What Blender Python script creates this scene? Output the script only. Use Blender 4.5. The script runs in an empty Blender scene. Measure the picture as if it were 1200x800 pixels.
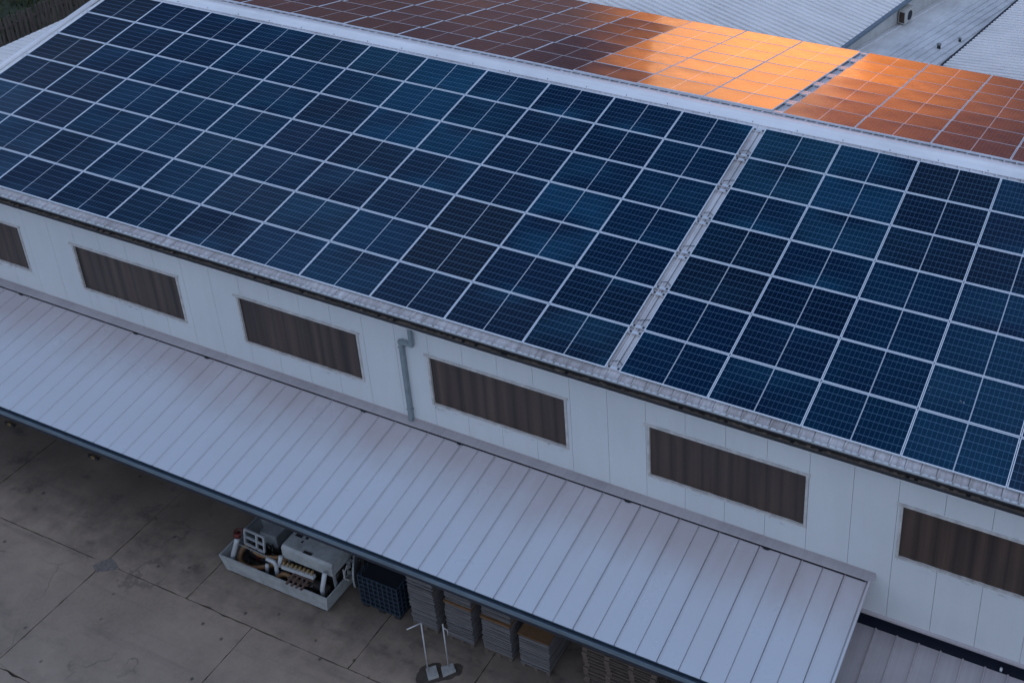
import bpy, math, random
from mathutils import Vector, Matrix
R = math.radians
S = bpy.context.scene
COL = S.collection
H = 7.3                     # geometry below is written relative to the panel eave line, which is 7.3 m above the yard

# ------------------------------------------------------------------ camera
cam = bpy.data.cameras.new('camera'); co = bpy.data.objects.new('camera', cam); COL.objects.link(co)
Rw = ((0.9112813830187816, 0.41178149336512343, -0.001497559803613338),
      (0.19341608895978502, -0.4312389625225976, -0.8812622616077092),
      (-0.3635332962671743, 0.8027882403999342, -0.47262520413187925))
m = Matrix((Rw[0], [-v for v in Rw[1]], [-v for v in Rw[2]])).transposed().to_4x4()
m.translation = (10.884, -19.612, 18.388 + H)
co.matrix_world = m
cam.sensor_width = 36; cam.lens = 43.717; cam.shift_x = -0.16855; cam.shift_y = -0.21625
cam.clip_start = .5; cam.clip_end = 3000
S.camera = co

# ------------------------------------------------------------------ sky, sun, exposure
SUN_AZ, SUN_EL = -18.5, 2.0          # azimuth clockwise from +Y
w = bpy.data.worlds.new('World'); S.world = w; w.use_nodes = True
nt = w.node_tree; N = nt.nodes; L = nt.links; N.clear()
def wn(t, **k):
    n = N.new(t)
    for a, b in k.items(): setattr(n, a, b)
    return n
def wm(op, a, b=None, c=None, clamp=False):
    n = wn('ShaderNodeMath', operation=op); n.use_clamp = clamp
    for i, v in enumerate((a, b, c)):
        if v is None: continue
        if isinstance(v, (int, float)): n.inputs[i].default_value = v
        else: L.new(v, n.inputs[i])
    return n.outputs[0]
sky = wn('ShaderNodeTexSky', sky_type='NISHITA'); sky.sun_disc = False
sky.sun_elevation = R(SUN_EL); sky.sun_rotation = R(SUN_AZ); sky.air_density = 1.0; sky.dust_density = 1.2; sky.ozone_density = 1.6
tc = wn('ShaderNodeTexCoord'); sx = wn('ShaderNodeSeparateXYZ'); L.new(tc.outputs['Generated'], sx.inputs[0])
az = wm('MULTIPLY', wm('ARCTAN2', sx.outputs[0], sx.outputs[1]), 57.2958)
el = wm('MULTIPLY', wm('ARCSINE', sx.outputs[2]), 57.2958)
def gauss(x, x0, s):
    d = wm('DIVIDE', wm('SUBTRACT', x, x0), s)
    return wm('EXPONENT', wm('MULTIPLY', wm('MULTIPLY', d, d), -1.0))
def smooth(x, a, b):
    n = wn('ShaderNodeMapRange', interpolation_type='SMOOTHSTEP'); L.new(x, n.inputs[0])
    n.inputs[1].default_value = a; n.inputs[2].default_value = b
    return n.outputs[0]
# cloud bands low over the sunset, softer clouds high up
mp = wn('ShaderNodeCombineXYZ'); L.new(wm('MULTIPLY', az, .09), mp.inputs[0]); L.new(wm('MULTIPLY', el, .55), mp.inputs[1])
nz = wn('ShaderNodeTexNoise'); nz.inputs['Scale'].default_value = 1.0; nz.inputs['Detail'].default_value = 1.5; L.new(mp.outputs[0], nz.inputs['Vector'])
band = smooth(nz.outputs[0], .36, .62)
# a dark cloud bank lies low over the sunset; the sun breaks through a slot in it
bank = wm('MULTIPLY', wm('SUBTRACT', 1.0, smooth(el, 9.0, 20.0)), wm('SUBTRACT', 1.0, smooth(wm('ABSOLUTE', wm('ADD', az, 20.)), 50.0, 95.0)))
core = wm('MULTIPLY', gauss(az, -17.0, 8.0), wm('MULTIPLY', wm('SUBTRACT', 1.0, smooth(el, 3.4, 6.2)), smooth(az, -28.0, -24.0)))
core = wm('MULTIPLY', core, wm('MULTIPLY_ADD', band, .5, .45))
wide = wm('MULTIPLY', wm('MULTIPLY', gauss(az, -15.5, 8.5), smooth(az, -25., -19.)), gauss(el, 4.6, 3.6))
wide = wm('MULTIPLY', wide, wm('MULTIPLY_ADD', band, .6, .4))
nz2 = wn('ShaderNodeTexNoise'); nz2.inputs['Scale'].default_value = 3.6; nz2.inputs['Detail'].default_value = 5; L.new(tc.outputs['Generated'], nz2.inputs['Vector'])
cl = smooth(nz2.outputs[0], .38, .66)
hi = wm('MULTIPLY_ADD', cl, 1.05, .45)
SKY_STR = 0.15
def rgb_scale(col, fac):
    v = wn('ShaderNodeVectorMath', operation='SCALE'); 
    if isinstance(col, tuple): v.inputs[0].default_value = col
    else: L.new(col, v.inputs[0])
    if isinstance(fac, (int, float)): v.inputs['Scale'].default_value = fac
    else: L.new(fac, v.inputs['Scale'])
    return v.outputs[0]
def vadd(a, b):
    v = wn('ShaderNodeVectorMath', operation='ADD'); L.new(a, v.inputs[0]); L.new(b, v.inputs[1]); return v.outputs[0]
up_ = smooth(el, 0.0, 55.0)
cmix = wn('ShaderNodeMix', data_type='RGBA'); L.new(up_, cmix.inputs[0]); cmix.inputs[6].default_value = (.30, .43, .74, 1); cmix.inputs[7].default_value = (.88, .93, 1.08, 1)
cloud = cmix.outputs[2]
tn = wn('ShaderNodeVectorMath', operation='MULTIPLY'); L.new(sky.outputs[0], tn.inputs[0]); tn.inputs[1].default_value = (.85, .80, 1.0)
total = rgb_scale(vadd(tn.outputs[0], cloud), hi)
mass = wm('MULTIPLY', wm('SUBTRACT', 1.0, smooth(el, 66.0, 84.0)), gauss(az, -32., 68.))
nz3 = wn('ShaderNodeTexNoise'); nz3.inputs['Scale'].default_value = 10.0; nz3.inputs['Detail'].default_value = 3; nz3.inputs['Roughness'].default_value = .5; L.new(tc.outputs['Generated'], nz3.inputs['Vector'])
gaps = smooth(nz3.outputs[0], .40, .62)
total = rgb_scale(total, wm('MULTIPLY_ADD', mass, -.965, 1.0))
total = vadd(total, rgb_scale((.05, .58, 1.42), wm('MULTIPLY', mass, wm('MULTIPLY', wm('MULTIPLY_ADD', gaps, .95, .14), wm('MULTIPLY_ADD', cl, .75, .55)))))
total = rgb_scale(total, wm('MULTIPLY_ADD', bank, -.992, 1.0))
total = vadd(total, rgb_scale((.44, .25, .21), wm('MULTIPLY', bank, wm('MULTIPLY_ADD', band, .9, .5))))
total = vadd(total, rgb_scale((6.1, 1.75, .03), core))
total = vadd(total, rgb_scale((2.1, .52, .13), wide))
bg = wn('ShaderNodeBackground'); bg.inputs[1].default_value = SKY_STR; L.new(total, bg.inputs[0])
ow = wn('ShaderNodeOutputWorld'); L.new(bg.outputs[0], ow.inputs[0])

sl = bpy.data.lights.new('sun', 'SUN'); sl.energy = 0.006; sl.angle = R(10); sl.color = (1.0, .6, .35)
so = bpy.data.objects.new('sun', sl); COL.objects.link(so)
d = Vector((math.sin(R(SUN_AZ)) * math.cos(R(SUN_EL)), math.cos(R(SUN_AZ)) * math.cos(R(SUN_EL)), math.sin(R(SUN_EL))))
so.rotation_euler = d.to_track_quat('Z', 'Y').to_euler(); so.location = (0, 60, 40)
S.view_settings.view_transform = 'Standard'; S.view_settings.look = 'None'; S.view_settings.gamma = 1
S.view_settings.use_curve_mapping = False; S.view_settings.exposure = 2.1
S.render.resolution_x = 1024; S.render.resolution_y = 682

# ------------------------------------------------------------------ materials
class MT:
    """small node helper"""
    def __init__(s, name, rough=.6, metal=0, spec=.5):
        s.m = bpy.data.materials.new(name); s.m.use_nodes = True; s.t = s.m.node_tree
        s.b = s.t.nodes['Principled BSDF']; s.b.inputs['Roughness'].default_value = rough
        s.b.inputs['Metallic'].default_value = metal; s.b.inputs['Specular IOR Level'].default_value = spec
    def n(s, t, **k):
        x = s.t.nodes.new(t)
        for a, b in k.items(): setattr(x, a, b)
        return x
    def l(s, a, b): s.t.links.new(a, b)
    def math(s, op, a, b=None, c=None):
        x = s.n('ShaderNodeMath', operation=op)
        for i, v in enumerate((a, b, c)):
            if v is None: continue
            if isinstance(v, (int, float)): x.inputs[i].default_value = v
            else: s.l(v, x.inputs[i])
        return x.outputs[0]
    def coord(s, out='Object', scale=(1, 1, 1), loc=(0, 0, 0)):
        c = s.n('ShaderNodeTexCoord'); mp = s.n('ShaderNodeMapping'); mp.inputs['Scale'].default_value = scale; mp.inputs['Location'].default_value = loc
        s.l(c.outputs[out], mp.inputs[0]); return mp.outputs[0]
    def noise(s, vec, scale, detail=4, rough=.55, lo=.3, hi=.7):
        x = s.n('ShaderNodeTexNoise'); x.inputs['Scale'].default_value = scale; x.inputs['Detail'].default_value = detail; x.inputs['Roughness'].default_value = rough
        s.l(vec, x.inputs['Vector'])
        r = s.n('ShaderNodeMapRange'); r.inputs[1].default_value = lo; r.inputs[2].default_value = hi; s.l(x.outputs[0], r.inputs[0]); return r.outputs[0]
    def mix(s, fac, a, b):
        x = s.n('ShaderNodeMix', data_type='RGBA')
        if isinstance(fac, (int, float)): x.inputs[0].default_value = fac
        else: s.l(fac, x.inputs[0])
        for i, v in ((6, a), (7, b)):
            if isinstance(v, tuple): x.inputs[i].default_value = (*v, 1)
            else: s.l(v, x.inputs[i])
        return x.outputs[2]
    def base(s, c):
        if isinstance(c, tuple): s.b.inputs['Base Color'].default_value = (*c, 1)
        else: s.l(c, s.b.inputs['Base Color'])
    def bump(s, h, strength=.2, dist=.01):
        x = s.n('ShaderNodeBump'); x.inputs['Strength'].default_value = strength; x.inputs['Distance'].default_value = dist
        s.l(h, x.inputs['Height']); s.l(x.outputs[0], s.b.inputs['Normal'])
def plain(name, c, rough=.6, metal=0, var=.25, scale=3., stretch=(1, 1, 1)):
    """a colour broken up by dirt"""
    k = MT(name, rough, metal); v = k.coord('Object', stretch)
    n = k.noise(v, scale, 6, .6, .25, .75)
    k.base(k.mix(n, tuple(x * (1 - var) for x in c), tuple(min(1, x * (1 + var * .6)) for x in c)))
    n2 = k.noise(v, scale * 14, 3, .6, .2, .8); k.bump(n2, .12, .004)
    return k.m

def mat_sheet(name, c, dirt, rough=.42, metal=0.0, dirty=.35, streak=(9, .7, 1), spec=.5):
    k = MT(name, rough, metal, spec); v = k.coord('Object', streak); n = k.noise(v, 1.0, 6, .6, .42, .8)
    v2 = k.coord('Object', (1, 1, 1)); n2 = k.noise(v2, .55, 5, .6, .38, .7)
    f = k.math('MULTIPLY', k.math('MULTIPLY_ADD', n, .6, n2), dirty)
    k.base(k.mix(f, c, dirt))
    n3 = k.noise(v2, 40, 3, .6, .2, .8)
    k.l(k.math('MULTIPLY_ADD', n2, .14, rough - .06), k.b.inputs['Roughness'])
    k.bump(n3, .05, .003)
    return k.m

M = {}
M['roof'] = mat_sheet('roof_sheet_metal', (.76, .755, .78), (.25, .22, .22), .45, dirty=.5, streak=(7, .5, .5))
k = MT.__new__(MT); k.m = M['roof']; k.t = k.m.node_tree; k.b = k.t.nodes['Principled BSDF']
sc_ = k.n('ShaderNodeSeparateXYZ'); k.l(k.coord('Object'), sc_.inputs[0])
ev = k.n('ShaderNodeMapRange', interpolation_type='SMOOTHSTEP'); ev.inputs[1].default_value = -4.93; ev.inputs[2].default_value = -5.25
en = k.noise(k.coord('Object', (6, 1, 1)), 1.0, 5, .7, .3, .7); k.l(k.math('MULTIPLY_ADD', en, -.22, k.math('ADD', sc_.outputs[1], .06)), ev.inputs[0])
old = k.b.inputs['Base Color'].links[0].from_socket
k.base(k.mix(k.math('MULTIPLY', ev.outputs[0], .62), old, (.15, .125, .12)))
M['canopy'] = None
k = MT('canopy_sheet_metal', .32, 0, .7); v2 = k.coord('Object'); sc_ = k.n('ShaderNodeSeparateXYZ'); k.l(v2, sc_.inputs[0])
n1 = k.noise(k.coord('Object', (2.0, .35, .35)), 1.0, 5, .6, .35, .75); n2 = k.noise(v2, .5, 5, .6, .35, .7); n3 = k.noise(v2, 40, 3, .6, .2, .8)
wall_refl = k.n('ShaderNodeMapRange', interpolation_type='SMOOTHSTEP'); wall_refl.inputs[1].default_value = -.5; wall_refl.inputs[2].default_value = 1.6  # pinkish reflection of the wall, painted into the sheet's upper part
k.l(k.math('MULTIPLY_ADD', n1, .7, k.math('MULTIPLY_ADD', n2, .5, k.math('SUBTRACT', sc_.outputs[1], .6))), wall_refl.inputs[0])
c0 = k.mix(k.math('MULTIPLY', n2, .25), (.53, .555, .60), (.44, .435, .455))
c0 = k.mix(k.math('MULTIPLY', wall_refl.outputs[0], .75), c0, (.40, .345, .345)); c0 = k.mix(k.math('MULTIPLY', n3, .12), c0, (.3, .29, .3))
k.base(c0); k.l(k.math('MULTIPLY_ADD', n2, .14, .26), k.b.inputs['Roughness']); k.bump(n3, .05, .003); M['canopy'] = k.m
M['leanto'] = mat_sheet('lower_roof_metal', (.40, .37, .38), (.24, .22, .23), .42, dirty=.55, streak=(14, .4, .4))
M['white_roof'] = mat_sheet('white_roof_metal', (.90, .87, .84), (.62, .60, .58), .5, dirty=.4, streak=(.6, 6, 1))
M['valley'] = mat_sheet('valley_roof_metal', (.78, .79, .79), (.40, .39, .385), .42, dirty=.6, streak=(3, .3, 1))
M['skylight'] = mat_sheet('fibreglass_skylight', (.60, .61, .52), (.25, .25, .20), .4, dirty=.6)
M['ridge'] = mat_sheet('ridge_metal', (.86, .86, .87), (.56, .55, .55), .42, dirty=.35, streak=(.7, 5, 1))
M['wall'] = None
k = MT('painted_wall_panel', .45); v = k.coord('Object', (2.2, 1, .35)); n = k.noise(v, 1.3, 6, .6, .45, .8)
v2 = k.coord('Object', (1, 1, 1)); n2 = k.noise(v2, .35, 4, .55, .3, .7); n3 = k.noise(k.coord('Object', (18, 1, 1.2)), 1.0, 4, .6, .6, .85)
c0 = k.mix(n2, (.55, .582, .60), (.605, .635, .645)); c0 = k.mix(k.math('MULTIPLY', n, .18), c0, (.42, .44, .44)); c0 = k.mix(k.math('MULTIPLY', n3, .16), c0, (.25, .22, .20))
sw_ = k.n('ShaderNodeSeparateXYZ'); k.l(v2, sw_.inputs[0])
def zband(z0_, z1_, z2_):
    a_ = k.n('ShaderNodeMapRange', interpolation_type='SMOOTHSTEP'); a_.inputs[1].default_value = z0_; a_.inputs[2].default_value = z1_; k.l(sw_.outputs[2], a_.inputs[0])
    return k.math('MULTIPLY', a_.outputs[0], k.math('LESS_THAN', sw_.outputs[2], z2_))
ns = k.noise(k.coord('Object', (2.2, 1, 5)), 1.6, 5, .7, .56, .70)
c0 = k.mix(k.math('MULTIPLY', k.math('MULTIPLY', k.math('MULTIPLY', zband(4.40, 4.60, 4.66), ns), k.math('LESS_THAN', k.math('FRACT', k.math('MULTIPLY', k.math('ADD', sw_.outputs[0], 28.62), 1 / 5.955)), .65)), .8), c0, (.16, .12, .10))
k.base(c0); k.bump(k.noise(v2, 6, 3), .05, .01); M['wall'] = k.m
M['seam'] = plain('wall_joint', (.40, .41, .42), .8)
M['trim'] = plain('window_trim', (.50, .49, .47), .5, var=.35, scale=6)
M['dark'] = plain('dark_void', (.02, .024, .035), .8)
M['void'] = plain('shade_black', (.006, .008, .013), .7)  # near-black standing in for shade under the flashing and inside the crate
M['navy'] = plain('navy_shade', (.018, .024, .045), .7)  # shade under the canopy and in the wall gap, put into the colour
M['gutter'] = plain('eave_gutter_metal', (.035, .035, .036), .55, .2, var=.4, scale=5)
M['debris'] = plain('gutter_debris', (.10, .075, .055), .95, var=.7, scale=9)
M['lip'] = plain('white_gutter_trim', (.62, .63, .65), .5)
M['teal'] = plain('blue_grey_paint', (.135, .185, .225), .42, var=.3, scale=2, stretch=(1, 3, 3))
M['gutter_shade'] = plain('shaded_gutter_lining', (.035, .058, .085), .5, var=.4, scale=5)  # darker gutter blue, inner shade put into the colour
M['pipe'] = plain('downpipe_paint', (.20, .245, .26), .45, var=.25, scale=4)
M['rail'] = plain('aluminium_rail', (.72, .72, .74), .35, .3, var=.12)
M['clamp'] = plain('dark_clamp', (.05, .05, .055), .5)
M['frame'] = plain('panel_frame_aluminium', (.74, .80, .87), .4, .0, var=.1)
M['steel_white'] = plain('worn_white_steel', (.33, .345, .34), .5, var=.35, scale=4)
M['steel_grey'] = plain('grey_enclosure_paint', (.22, .235, .24), .5, var=.3, scale=4)
M['pipe_white'] = plain('white_plastic_pipe', (.42, .44, .45), .4, var=.2, scale=8)
M['black'] = plain('black_rubber', (.02, .02, .022), .6)
M['machine'] = plain('oily_metal', (.05, .045, .042), .5, .3, var=.6, scale=12)
M['hose'] = plain('orange_brown_hose', (.22, .115, .045), .55, var=.3, scale=10)
M['rust'] = plain('rusty_steel', (.085, .05, .038), .8, var=.5, scale=10)
M['red'] = plain('red_paint', (.10, .012, .010), .5)
M['yellow'] = plain('worn_yellow_paint', (.20, .13, .05), .6, var=.4, scale=20)
M['concrete_block'] = plain('pale_concrete', (.30, .30, .29), .85, var=.25, scale=9)
M['post'] = plain('white_post_paint', (.42, .42, .42), .5, var=.25)
M['cage'] = plain('blue_plastic_mesh', (.022, .04, .062), .5, var=.4, scale=8)
M['cardboard'] = plain('brown_cardboard', (.15, .075, .03), .85, var=.3, scale=5)
M['wood'] = plain('weathered_pallet_wood', (.12, .09, .07), .9, var=.5, scale=8, stretch=(.6, 3, 6))
M['wood_dark'] = plain('dark_fence_timber', (.15, .115, .10), .9, var=.6, scale=4, stretch=(3, 3, .5))
M['stain'] = plain('damp_stained_concrete', (.060, .048, .038), .6, var=.5, scale=7)
M['patch'] = plain('grey_patching_mortar', (.16, .14, .128), .9, var=.5, scale=14)
M['dropping'] = plain('pale_dropping', (.35, .38, .40), .8)
M['ac'] = plain('cream_casing', (.55, .53, .48), .5, var=.25, scale=6)
M['far_wall'] = plain('pale_render_wall', (.58, .57, .54), .7, var=.22, scale=2.2, stretch=(1, 1, .5))
M['grass'] = None
# window sheet: brown, streaked vertically
k = MT('brown_window_sheet', .35); v = k.coord('Object', (1, 1, .03)); n = k.noise(v, 3.2, 5, .7, .3, .72); n2 = k.noise(k.coord('Object', (1, 1, .8)), .8, 4, .6, .3, .7)
c0 = k.mix(n, (.020, .0115, .0085), (.112, .069, .047)); c0 = k.mix(k.math('MULTIPLY', n2, .45), c0, (.045, .034, .029))
sv_ = k.n('ShaderNodeSeparateXYZ'); k.l(k.coord('Object'), sv_.inputs[0])
wob = k.noise(k.coord('Object', (1, 1, .02)), 1.1, 2, .5, .0, 1.0)
pl = k.math('POWER', k.math('ABSOLUTE', k.math('SINE', k.math('MULTIPLY_ADD', wob, 3.0, k.math('MULTIPLY', sv_.outputs[0], 8.2)))), .6)
c0 = k.mix(k.math('MULTIPLY_ADD', pl, -.75, .75), c0, (.012, .009, .008)); k.base(c0); M['curtain'] = k.m
# shrink-wrapped grey flats
k = MT('stacked_grey_board', .55); v = k.coord('Object', (.7, .7, 14)); n = k.noise(v, 1.7, 5, .75, .3, .7); n2 = k.noise(k.coord('Object', (1, 1, 30)), 2.5, 3, .6, .52, .72)
c0 = k.mix(n, (.060, .056, .055), (.19, .18, .178)); c0 = k.mix(k.math('MULTIPLY', n2, .3), c0, (.36, .36, .37)); k.base(c0); k.bump(n, .6, .02); M['flats'] = k.m
# concrete yard
k = MT('yard_concrete', .8); v = k.coord('Object')
n1 = k.noise(v, .22, 6, .6, .32, .68); n2 = k.noise(v, 1.6, 6, .65, .3, .7); n3 = k.noise(v, 11, 5, .8, .3, .7); n4 = k.noise(k.coord('Object', (1, 1.6, 1), (7, 3, 0)), .8, 6, .65, .55, .72)
c0 = k.mix(n1, (.205, .156, .118), (.365, .288, .218)); c0 = k.mix(k.math('MULTIPLY', n2, .5), c0, (.145, .108, .083)); c0 = k.mix(k.math('MULTIPLY', n3, .5), c0, (.315, .25, .195)); 
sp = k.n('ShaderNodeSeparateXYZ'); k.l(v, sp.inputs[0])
grime_shade = k.n('ShaderNodeMapRange', interpolation_type='SMOOTHSTEP'); grime_shade.inputs[1].default_value = -5.2; grime_shade.inputs[2].default_value = -2.6; k.l(k.math('MULTIPLY_ADD', n2, 1.2, k.math('SUBTRACT', sp.outputs[1], .6)), grime_shade.inputs[0])  # towards the wall: yard grime plus canopy shade put into the colour
c0 = k.mix(k.math('MULTIPLY', grime_shade.outputs[0], k.math('MULTIPLY_ADD', n1, -.35, .80)), c0, (.060, .046, .036))
c0 = k.mix(k.math('MULTIPLY', n4, k.math('MULTIPLY_ADD', grime_shade.outputs[0], .6, .26)), c0, (.03, .027, .025))
vr = k.n('ShaderNodeTexVoronoi'); vr.inputs['Scale'].default_value = 1.7; k.l(v, vr.inputs['Vector'])
spot = k.n('ShaderNodeMapRange'); spot.inputs[1].default_value = .13; spot.inputs[2].default_value = .06; k.l(k.math('MULTIPLY_ADD', n3, .05, vr.outputs['Distance']), spot.inputs[0])
c0 = k.mix(k.math('MULTIPLY', spot.outputs[0], .8), c0, (.02, .018, .017))
wv = k.n('ShaderNodeTexNoise'); wv.inputs['Scale'].default_value = 1.3; wv.inputs['Detail'].default_value = 5; k.l(v, wv.inputs['Vector'])
va_ = k.n('ShaderNodeVectorMath', operation='MULTIPLY_ADD'); k.l(wv.outputs['Color'], va_.inputs[0]); va_.inputs[1].default_value = (.45, .45, .45); k.l(v, va_.inputs[2])
ve = k.n('ShaderNodeTexVoronoi', feature='DISTANCE_TO_EDGE'); ve.inputs['Scale'].default_value = .23; k.l(va_.outputs[0], ve.inputs['Vector'])
ck = k.math('MULTIPLY', k.math('LESS_THAN', ve.outputs['Distance'], .0022), k.noise(k.coord('Object', (1, 1, 1), (3, 9, 0)), .5, 3, .5, .5, .56))
c0 = k.mix(k.math('MULTIPLY', ck, .38), c0, (.05, .042, .037))
ty = k.noise(k.coord('Object', (.12, 2.6, 1), (0, 2, 0)), 1.0, 4, .6, .56, .72); c0 = k.mix(k.math('MULTIPLY', ty, .30), c0, (.07, .06, .054))
k.base(c0); k.bump(n3, .25, .006); M['concrete'] = k.m
M['ground'] = plain('dirt_and_old_paving', (.085, .08, .075), .95, var=.5, scale=.6)
k = MT('grass_blades', .8); n = k.noise(k.coord('Object'), .9, 4); k.base(k.mix(n, (.018, .03, .010), (.075, .09, .03))); M['grass'] = k.m
M['bank'] = plain('grassy_soil', (.035, .042, .02), .95, var=.6, scale=1.5)

# photovoltaic glass: 2 halves of 10 x 6 cells
k = MT('solar_glass', .07, 0, .5)
k.b.inputs['IOR'].default_value = 1.45
uv = k.n('ShaderNodeUVMap'); uv.uv_map = 'UVMap'; s3 = k.n('ShaderNodeSeparateXYZ'); k.l(uv.outputs[0], s3.inputs[0])
U_, V_ = s3.outputs[0], s3.outputs[1]
def lines(x, n_, half):
    f = k.math('FRACT', k.math('MULTIPLY', x, n_)); d_ = k.math('ABSOLUTE', k.math('SUBTRACT', f, .5))
    return k.math('GREATER_THAN', d_, .5 - half)
rowl = lines(V_, 6, .030); coll = lines(U_, 20, .034)
mid = k.math('LESS_THAN', k.math('ABSOLUTE', k.math('SUBTRACT', U_, .5)), .0062)
oi = k.n('ShaderNodeObjectInfo')
def rnd(a): return k.math('FRACT', k.math('MULTIPLY', oi.outputs['Random'], a))
t1 = k.math('POWER', rnd(7.31), 5.0); t2 = rnd(13.7)
blue = k.mix(t2, (.0006, .0085, .030), (.0012, .0140, .046))
cellc = k.mix(k.math('MULTIPLY', t1, .55), blue, (.0075, .0085, .013))
cn = k.noise(k.coord('Object', (1, 1, 1)), 1.1, 3, .5, .3, .7)
cellc = k.mix(k.math('MULTIPLY', cn, .35), cellc, (.0004, .004, .016))
c0 = k.mix(k.math('MULTIPLY', coll, .9), cellc, (.046, .112, .185))
c0 = k.mix(k.math('MULTIPLY', rowl, .85), c0, (.085, .155, .240))
c0 = k.mix(mid, c0, (.42, .47, .53))
k.base(c0)
dn = k.noise(k.coord('Object', (1, 1, 1)), 2.2, 5, .6, .35, .7)
k.l(k.math('MULTIPLY_ADD', dn, .05, .06), k.b.inputs['Roughness'])
M['glass'] = k.m

# ------------------------------------------------------------------ mesh helper
class MB:
    def __init__(s): s.v = []; s.f = []; s.smooth = False; s.uv = None
    def add(s, vs, fs):
        o = len(s.v); s.v += [tuple(x) for x in vs]; s.f += [tuple(i + o for i in f) for f in fs]; return s
    def box(s, x0, x1, y0, y1, z0, z1):
        vs = [(x, y, z) for z in (z0, z1) for y in (y0, y1) for x in (x0, x1)]
        return s.add(vs, [(0, 2, 3, 1), (4, 5, 7, 6), (0, 1, 5, 4), (2, 6, 7, 3), (0, 4, 6, 2), (1, 3, 7, 5)])
    def obox(s, c, ax, hs):
        c = Vector(c); ax = [Vector(a).normalized() for a in ax]
        vs = [c + ax[0] * (sx_ * hs[0]) + ax[1] * (sy_ * hs[1]) + ax[2] * (sz_ * hs[2]) for sz_ in (-1, 1) for sy_ in (-1, 1) for sx_ in (-1, 1)]
        return s.add(vs, [(0, 2, 3, 1), (4, 5, 7, 6), (0, 1, 5, 4), (2, 6, 7, 3), (0, 4, 6, 2), (1, 3, 7, 5)])
    def bar(s, a, b, w_, h_=None, up=(0, 0, 1)):
        a, b = Vector(a), Vector(b); t = (b - a).normalized(); u = Vector(up)
        if abs(t.dot(u)) > .95: u = Vector((0, 1, 0))
        sd = t.cross(u).normalized(); u = sd.cross(t)
        return s.obox((a + b) / 2, (t, sd, u), ((b - a).length / 2, w_ / 2, (h_ or w_) / 2))
    def tube(s, pts, r, n=10, closed=False):
        pts = [Vector(p) for p in pts]; rings = []
        up0 = None
        for i, p in enumerate(pts):
            if closed: t = pts[(i + 1) % len(pts)] - pts[i - 1]
            else: t = pts[min(i + 1, len(pts) - 1)] - pts[max(i - 1, 0)]
            t.normalize()
            u = up0 if up0 is not None else (Vector((0, 0, 1)) if abs(t.z) < .9 else Vector((1, 0, 0)))
            sd = t.cross(u).normalized(); u = sd.cross(t).normalized(); up0 = u
            rr = r[i] if isinstance(r, (list, tuple)) else r
            rings.append([p + (sd * math.cos(a) + u * math.sin(a)) * rr for a in [2 * math.pi * j / n for j in range(n)]])
        vs = [q for rg in rings for q in rg]; fs = []
        m_ = len(rings)
        for i in range(m_ if closed else m_ - 1):
            i2 = (i + 1) % m_
            for j in range(n): fs.append((i * n + j, i * n + (j + 1) % n, i2 * n + (j + 1) % n, i2 * n + j))
        if not closed: fs += [tuple(range(n))[::-1], tuple((m_ - 1) * n + j for j in range(n))]
        s.smooth = True
        return s.add(vs, fs)
    def profile_sheet(s, prof, p0, along, nrm, side, thick=.006, segs=1):
        """extrude profile [(u, h)] (u along side, h along nrm) from p0 by vector along; solid"""
        p0, al, nr, sd = Vector(p0), Vector(along), Vector(nrm), Vector(side)
        n = len(prof); vs = []
        for e in range(segs + 1):
            for dn_ in (0, -thick):
                for (u, h) in prof: vs.append(p0 + al * (e / segs) + sd * u + nr * (h + dn_))
        fs = []
        for e in range(segs):
            a = e * 2 * n; b = (e + 1) * 2 * n
            for i in range(n - 1):
                fs.append((a + i, a + i + 1, b + i + 1, b + i)); fs.append((a + n + i, b + n + i, b + n + i + 1, a + n + i + 1))
            fs.append((a, b, b + n, a + n)); fs.append((a + n - 1, a + 2 * n - 1, b + 2 * n - 1, b + n - 1))
        z = segs * 2 * n
        for i in range(n - 1):
            fs.append((i, i + n, i + n + 1, i + 1)); fs.append((z + i, z + i + 1, z + n + i + 1, z + n + i))
        return s.add(vs, fs)
    def extrude(s, poly, d):
        """polygon (list of 3D points) pushed along d"""
        n = len(poly); d = Vector(d); vs = [Vector(p) for p in poly] + [Vector(p) + d for p in poly]
        fs = [tuple(range(n))[::-1], tuple(range(n, 2 * n))] + [(i, (i + 1) % n, n + (i + 1) % n, n + i) for i in range(n)]
        return s.add(vs, fs)
    def build(s, name, mat, parent=None, base=None, smooth=None, local=False, bevel=0):
        """vertices are given in scene coordinates (z relative to the eave line) unless local"""
        me = bpy.data.meshes.new(name)
        off = Vector((0, 0, 0))
        if not local:
            if parent is not None:
                q = parent
                off = Vector((0, 0, H))
                while q is not None: off -= q.location; q = q.parent
            elif base is not None: off = Vector((0, 0, H)) - (Vector(base) + Vector((0, 0, H)))
            else: off = Vector((0, 0, H))
        me.from_pydata([Vector(p) + off for p in s.v], [], s.f); me.validate(); me.update()
        if (s.smooth if smooth is None else smooth):
            for p in me.polygons: p.use_smooth = True
        me.materials.append(mat)
        o = bpy.data.objects.new(name, me); COL.objects.link(o)
        if parent is not None: o.parent = parent
        elif base is not None and not local: o.location = Vector(base) + Vector((0, 0, H))
        if bevel:
            b = o.modifiers.new('bevel', 'BEVEL'); b.width = bevel; b.segments = 2; b.limit_method = 'ANGLE'
        return o
def thing(name, label, cat, loc, group=None):
    o = bpy.data.objects.new(name, None); COL.objects.link(o); o.location = Vector(loc) + Vector((0, 0, H)); o.empty_display_size = .3
    return tag(o, label, cat, group)
def tag(o, label, cat, group=None):
    o['label'] = label; o['category'] = cat
    if group: o['group'] = group
    return o
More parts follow.
